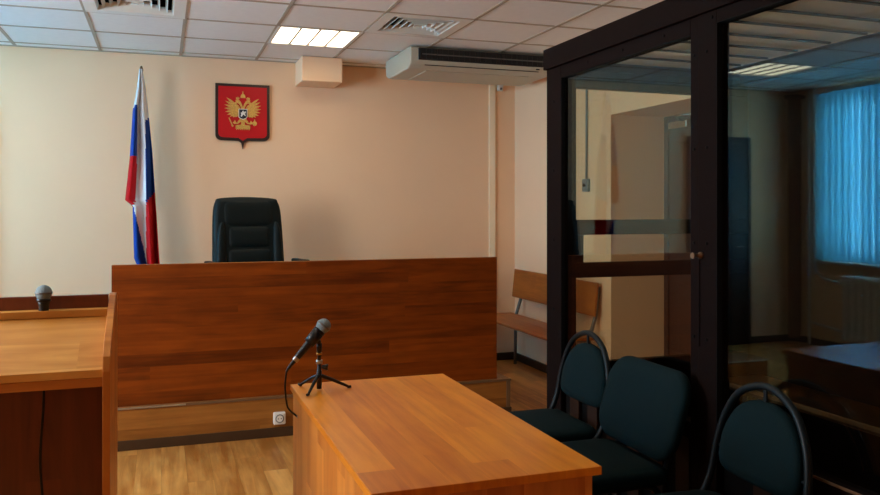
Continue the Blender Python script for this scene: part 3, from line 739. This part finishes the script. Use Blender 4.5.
# ------------------------------------------------------------------ glazed dock
GX, GY1, GY0, GZ = 1.88, 3.72, .55, 2.226
do = thing('glass_dock', 'dark-framed glass enclosure filling the right side of the room', 'glass enclosure', (2.5, 2.1, 0))
mb = own(do); mb.box(GX-.015, GX+.075, GY0, GY1+.01, 2.122, GZ, .003); mb.build('top_beam', M['frame'], do)
mb = own(do); mb.box(GX, GX+.07, 3.565, GY1, 0, 2.1215, .004); cp = mb.build('corner_post', M['frame'], do)
# fixed pane between corner post and door
mb = own(do); mb.box(GX+.001, GX+.06, 2.533, 3.5645, 2.062, 2.1215, .003); fr = mb.build('top_rail', M['frame'], do)
mb = own(do); mb.box(GX+.001, GX+.06, 2.486, 2.5325, 0, 2.1215, .003); stl = mb.build('stile', M['frame'], do)
mb = own(do); mb.box(GX+.001, GX+.06, 2.533, 3.5645, .54, .60, .003); mb.build('bottom_rail', M['frame'], do)
mb = own(do); mb.box(GX+.020, GX+.030, 2.534, 3.564, .601, 2.0615); mb.build('glass_pane', M['glass'], do)
def ribs(x, y0, y1, name, parent):
    mb = own(do); mb.box(x+.03, x+.04, y0, y1, 0.02, .54)
    lp = mb.build(name, M['framed'], parent)
    mb = own(do); y = y0+.02
    while y < y1-.09:
        mb.box(x+.01, x+.0295, y, y+.085, .02, .5395, .002); y += .17
    mb.build('rib_bars', M['rib'], lp)
mb = own(do); mb.box(GX+.0005, GX+.0195, 3.5605, 3.5648, .601, 2.0615); mb.box(GX+.0015, GX+.0195, 2.534, 3.56, 2.0585, 2.0618); mb.build('reveal_strip', M['framed'], do)  # thin black strips over the post reveal and under the top rail
ribs(GX, 2.533, 3.5645, 'lower_panel', do)
# glazed door
DY1, DY0 = 2.482, 1.30
mb = own(do)
mb.box(GX-.004, GX+.055, 2.378, DY1, .03, 2.1215, .003); mb.box(GX-.004, GX+.055, DY0, DY0+.12, .03, 2.1215, .003)
mb.box(GX-.004, GX+.055, DY0+.12, 2.378, 2.075, 2.1215, .003); mb.box(GX-.004, GX+.055, DY0+.12, 2.378, .53, .595, .003)
dr = mb.build('door', M['frame'], do)
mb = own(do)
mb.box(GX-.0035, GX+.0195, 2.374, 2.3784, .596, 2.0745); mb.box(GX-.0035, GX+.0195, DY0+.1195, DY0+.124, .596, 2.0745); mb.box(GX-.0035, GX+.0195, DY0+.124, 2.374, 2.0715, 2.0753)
mb.build('door_reveal_strip', M['framed'], dr)  # thin black strips along the inner edges of the door frame
mb = own(do); mb.box(GX+.020, GX+.030, DY0+.1205, 2.3775, .596, 2.0745); mb.build('door_glass', M['glass'], dr)
mb = own(do); mb.box(GX-.008, GX-.0045, DY0+.12, 2.378, .588, .597, .001); mb.build('edge_strip', M['bronze'], dr)
ribs(GX, DY0+.12, 2.378, 'door_lower_panel', dr)
mb = own(do); mb.lathe([(.013, 0), (.013, .006), (.007, .008), (.007, .03), (.012, .034), (.011, .040)], (GX-.004, 2.462, 1.235), (-1, 0, 0), 12); mb.build('door_knob', M['bronze'], dr)
mb = own(do); mb.box(GX-.008, GX-.0042, 2.468, 2.479, .9, 1.22, .001); mb.build('lock_plate', M['frame'], dr)
# rest of the front up to the near post
mb = own(do); mb.box(GX, GX+.07, 1.18, 1.295, 0, 2.1215, .004); mb.build('post', M['frame'], do)
mb = own(do); mb.box(GX+.001, GX+.06, GY0+.08, 1.18, 2.06, 2.1215, .003); mb.box(GX+.001, GX+.06, GY0+.08, 1.18, .54, .6, .003); mb.build('side_rail', M['frame'], do)
mb = own(do); mb.box(GX+.020, GX+.030, GY0+.08, 1.18, .601, 2.0595); mb.build('glass_pane', M['glass'], do)
ribs(GX, GY0+.08, 1.18, 'lower_panel', do)
mb = own(do); mb.box(GX, GX+.07, GY0, GY0+.08, 0, 2.1215, .004); mb.build('corner_post', M['frame'], do)
# far end wall of the dock
e0, e1 = GX+.071, 3.104
EYa, EYb = 3.66, 3.71
mb = own(do); mb.box(e0, 2.02, EYa, EYb, 0, 2.1215, .002); mb.build('end_stile', M['frame'], do)
mb = own(do); mb.box(2.02, e1, EYa, EYb, 2.032, 2.1215, .002); mb.build('end_rail', M['frame'], do)
mb = own(do); mb.box(2.02, e1, EYa, EYb, 1.272, 1.35, .002); mb.build('end_rail', M['frame'], do)
mb = own(do); mb.box(2.02, e1, EYa, EYb, 1.05, 1.128, .002); mb.build('end_rail', M['frame'], do)
mb = own(do); mb.box(2.02, 2.063, EYa, EYb, 1.1285, 1.2715, .002); mb.build('hatch_stile', M['frame'], do)
mb = own(do); mb.box(2.02, e1, EYa, EYb, .53, .608, .002); mb.build('end_rail', M['frame'], do)
mb = own(do); mb.box(2.95, e1, EYa, EYb, .61, 1.05, .002); mb.box(2.95, e1, EYa, EYb, 1.1285, 1.2715, .002); mb.box(2.95, e1, EYa, EYb, 1.35, 2.0315, .002); mb.build('end_stile', M['frame'], do)
for z0, z1, x0 in ((.609, 1.0495, 2.0205), (1.1285, 1.2715, 2.0635), (1.3505, 2.0315, 2.0205)):
    mb = own(do); mb.box(x0, 2.9495, EYa+.02, EYa+.03, z0, z1); mb.build('end_glass', M['glass'], do)
mb = own(do); mb.box(2.02, e1, EYa+.01, EYb-.01, 0.02, .5295); mb.build('end_lower_panel', M['frame'], do)
mb = own(do); mb.box(e0+.005, e1, EYa, EYb, 2.1225, GZ, .002); mb.build('end_beam', M['frame'], do)
# back wall of the dock and its boarded roof
mb = own(do); mb.box(3.105, WR-.001, GY0, EYb, 0, 2.20); mb.build('back_panel', M['frame'], do)
mb = own(do); mb.box(3.04, 3.104, GY0, 3.655, 2.1, 2.2, .002); mb.build('back_beam', M['frame'], do)
mb = own(do); mb.box(2.885, 2.90, GY0, 3.655, 2.1865, 2.215, .002); mb.build('roof_bearer', M['framed'], do)
y = 3.655; k = 0
while y > GY0+.1:
    mb = own(do); mb.box(GX+.076, 2.92, y-.186, y, 2.168, 2.186, .002); mb.build('roof_board', M['roofb'], do)
    mb = own(do); mb.box(GX+.076, 2.884, y-.2, y-.184, 2.160, 2.19, .001); mb.build('roof_joint', M['framed'], do); y -= .2; k += 1
# screws in the frame
def screw(y, z, par, x=GX): 
    mb = own(do); mb.lathe([(.006, -.001), (.006, .003), (.003, .0035)], (x, y, z), (-1, 0, 0), 8); mb.build('screw', M['screw'], par)
for z in (.9, 1.25, 1.6, 1.95):
    screw(3.64, z, cp); screw(2.51, z+.03, stl, GX+.001); screw(2.43, z+.03, dr, GX-.004)
for y in (3.3, 3.0, 2.7): screw(y, 2.092, fr, GX+.001)
for y in (2.40, 2.1, 1.8): screw(y, 2.098, dr, GX-.004)
# bench inside the dock
db = thing('dock_bench', 'dark wooden bench inside the glass dock', 'bench', (2.95, 2.1, 0))
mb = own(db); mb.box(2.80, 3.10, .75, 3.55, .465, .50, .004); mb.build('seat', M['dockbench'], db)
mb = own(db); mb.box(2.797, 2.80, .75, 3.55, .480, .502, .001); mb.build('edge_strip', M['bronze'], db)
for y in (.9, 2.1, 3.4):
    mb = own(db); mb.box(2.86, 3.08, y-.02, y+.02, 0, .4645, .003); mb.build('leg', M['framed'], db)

# ------------------------------------------------------------------ light
def area(name, loc, rot, sx, sy, power, col):
    l = bpy.data.lights.new(name, 'AREA'); l.shape = 'RECTANGLE'; l.size = sx; l.size_y = sy; l.energy = power; l.color = col
    o = bpy.data.objects.new(name, l); COL.objects.link(o); o.location = loc; o.rotation_euler = rot; return o
for i, (a, b) in enumerate(WINS):
    dl = area('daylight', (WL-.26, (a+b)/2, (ZW0+ZW1)/2), (0, -PI/2, 0), ZW1-ZW0, b-a, [300, 160][i], [(.58, .90, 1.0), (.9, .95, 1.0)][i]); dl.data.spread = math.radians([120, 170][i])  # the second lamp is added fill through the unseen window
w = bpy.data.worlds.new('sky'); SC.world = w; w.use_nodes = True
w.node_tree.nodes['Background'].inputs[0].default_value = (.6, .8, 1, 1); w.node_tree.nodes['Background'].inputs[1].default_value = .8

# ------------------------------------------------------------------ camera
cam = bpy.data.cameras.new('camera'); co = bpy.data.objects.new('camera', cam); COL.objects.link(co)
co.location = (0, 0, 1.406); co.rotation_euler = (PI/2, 0, -math.atan(279/800))
cam.sensor_width = 36; cam.lens = 36*800/880; cam.shift_y = -38.5/880; cam.clip_start = .05
SC.camera = co
SC.view_settings.view_transform = 'Standard'; SC.view_settings.look = 'None'; SC.view_settings.gamma = 1; SC.view_settings.exposure = -0.15
try:
    SC.cycles.max_bounces = 10; SC.cycles.diffuse_bounces = 5; SC.cycles.glossy_bounces = 5; SC.cycles.transparent_max_bounces = 24
    SC.cycles.use_denoising = True
except Exception: pass
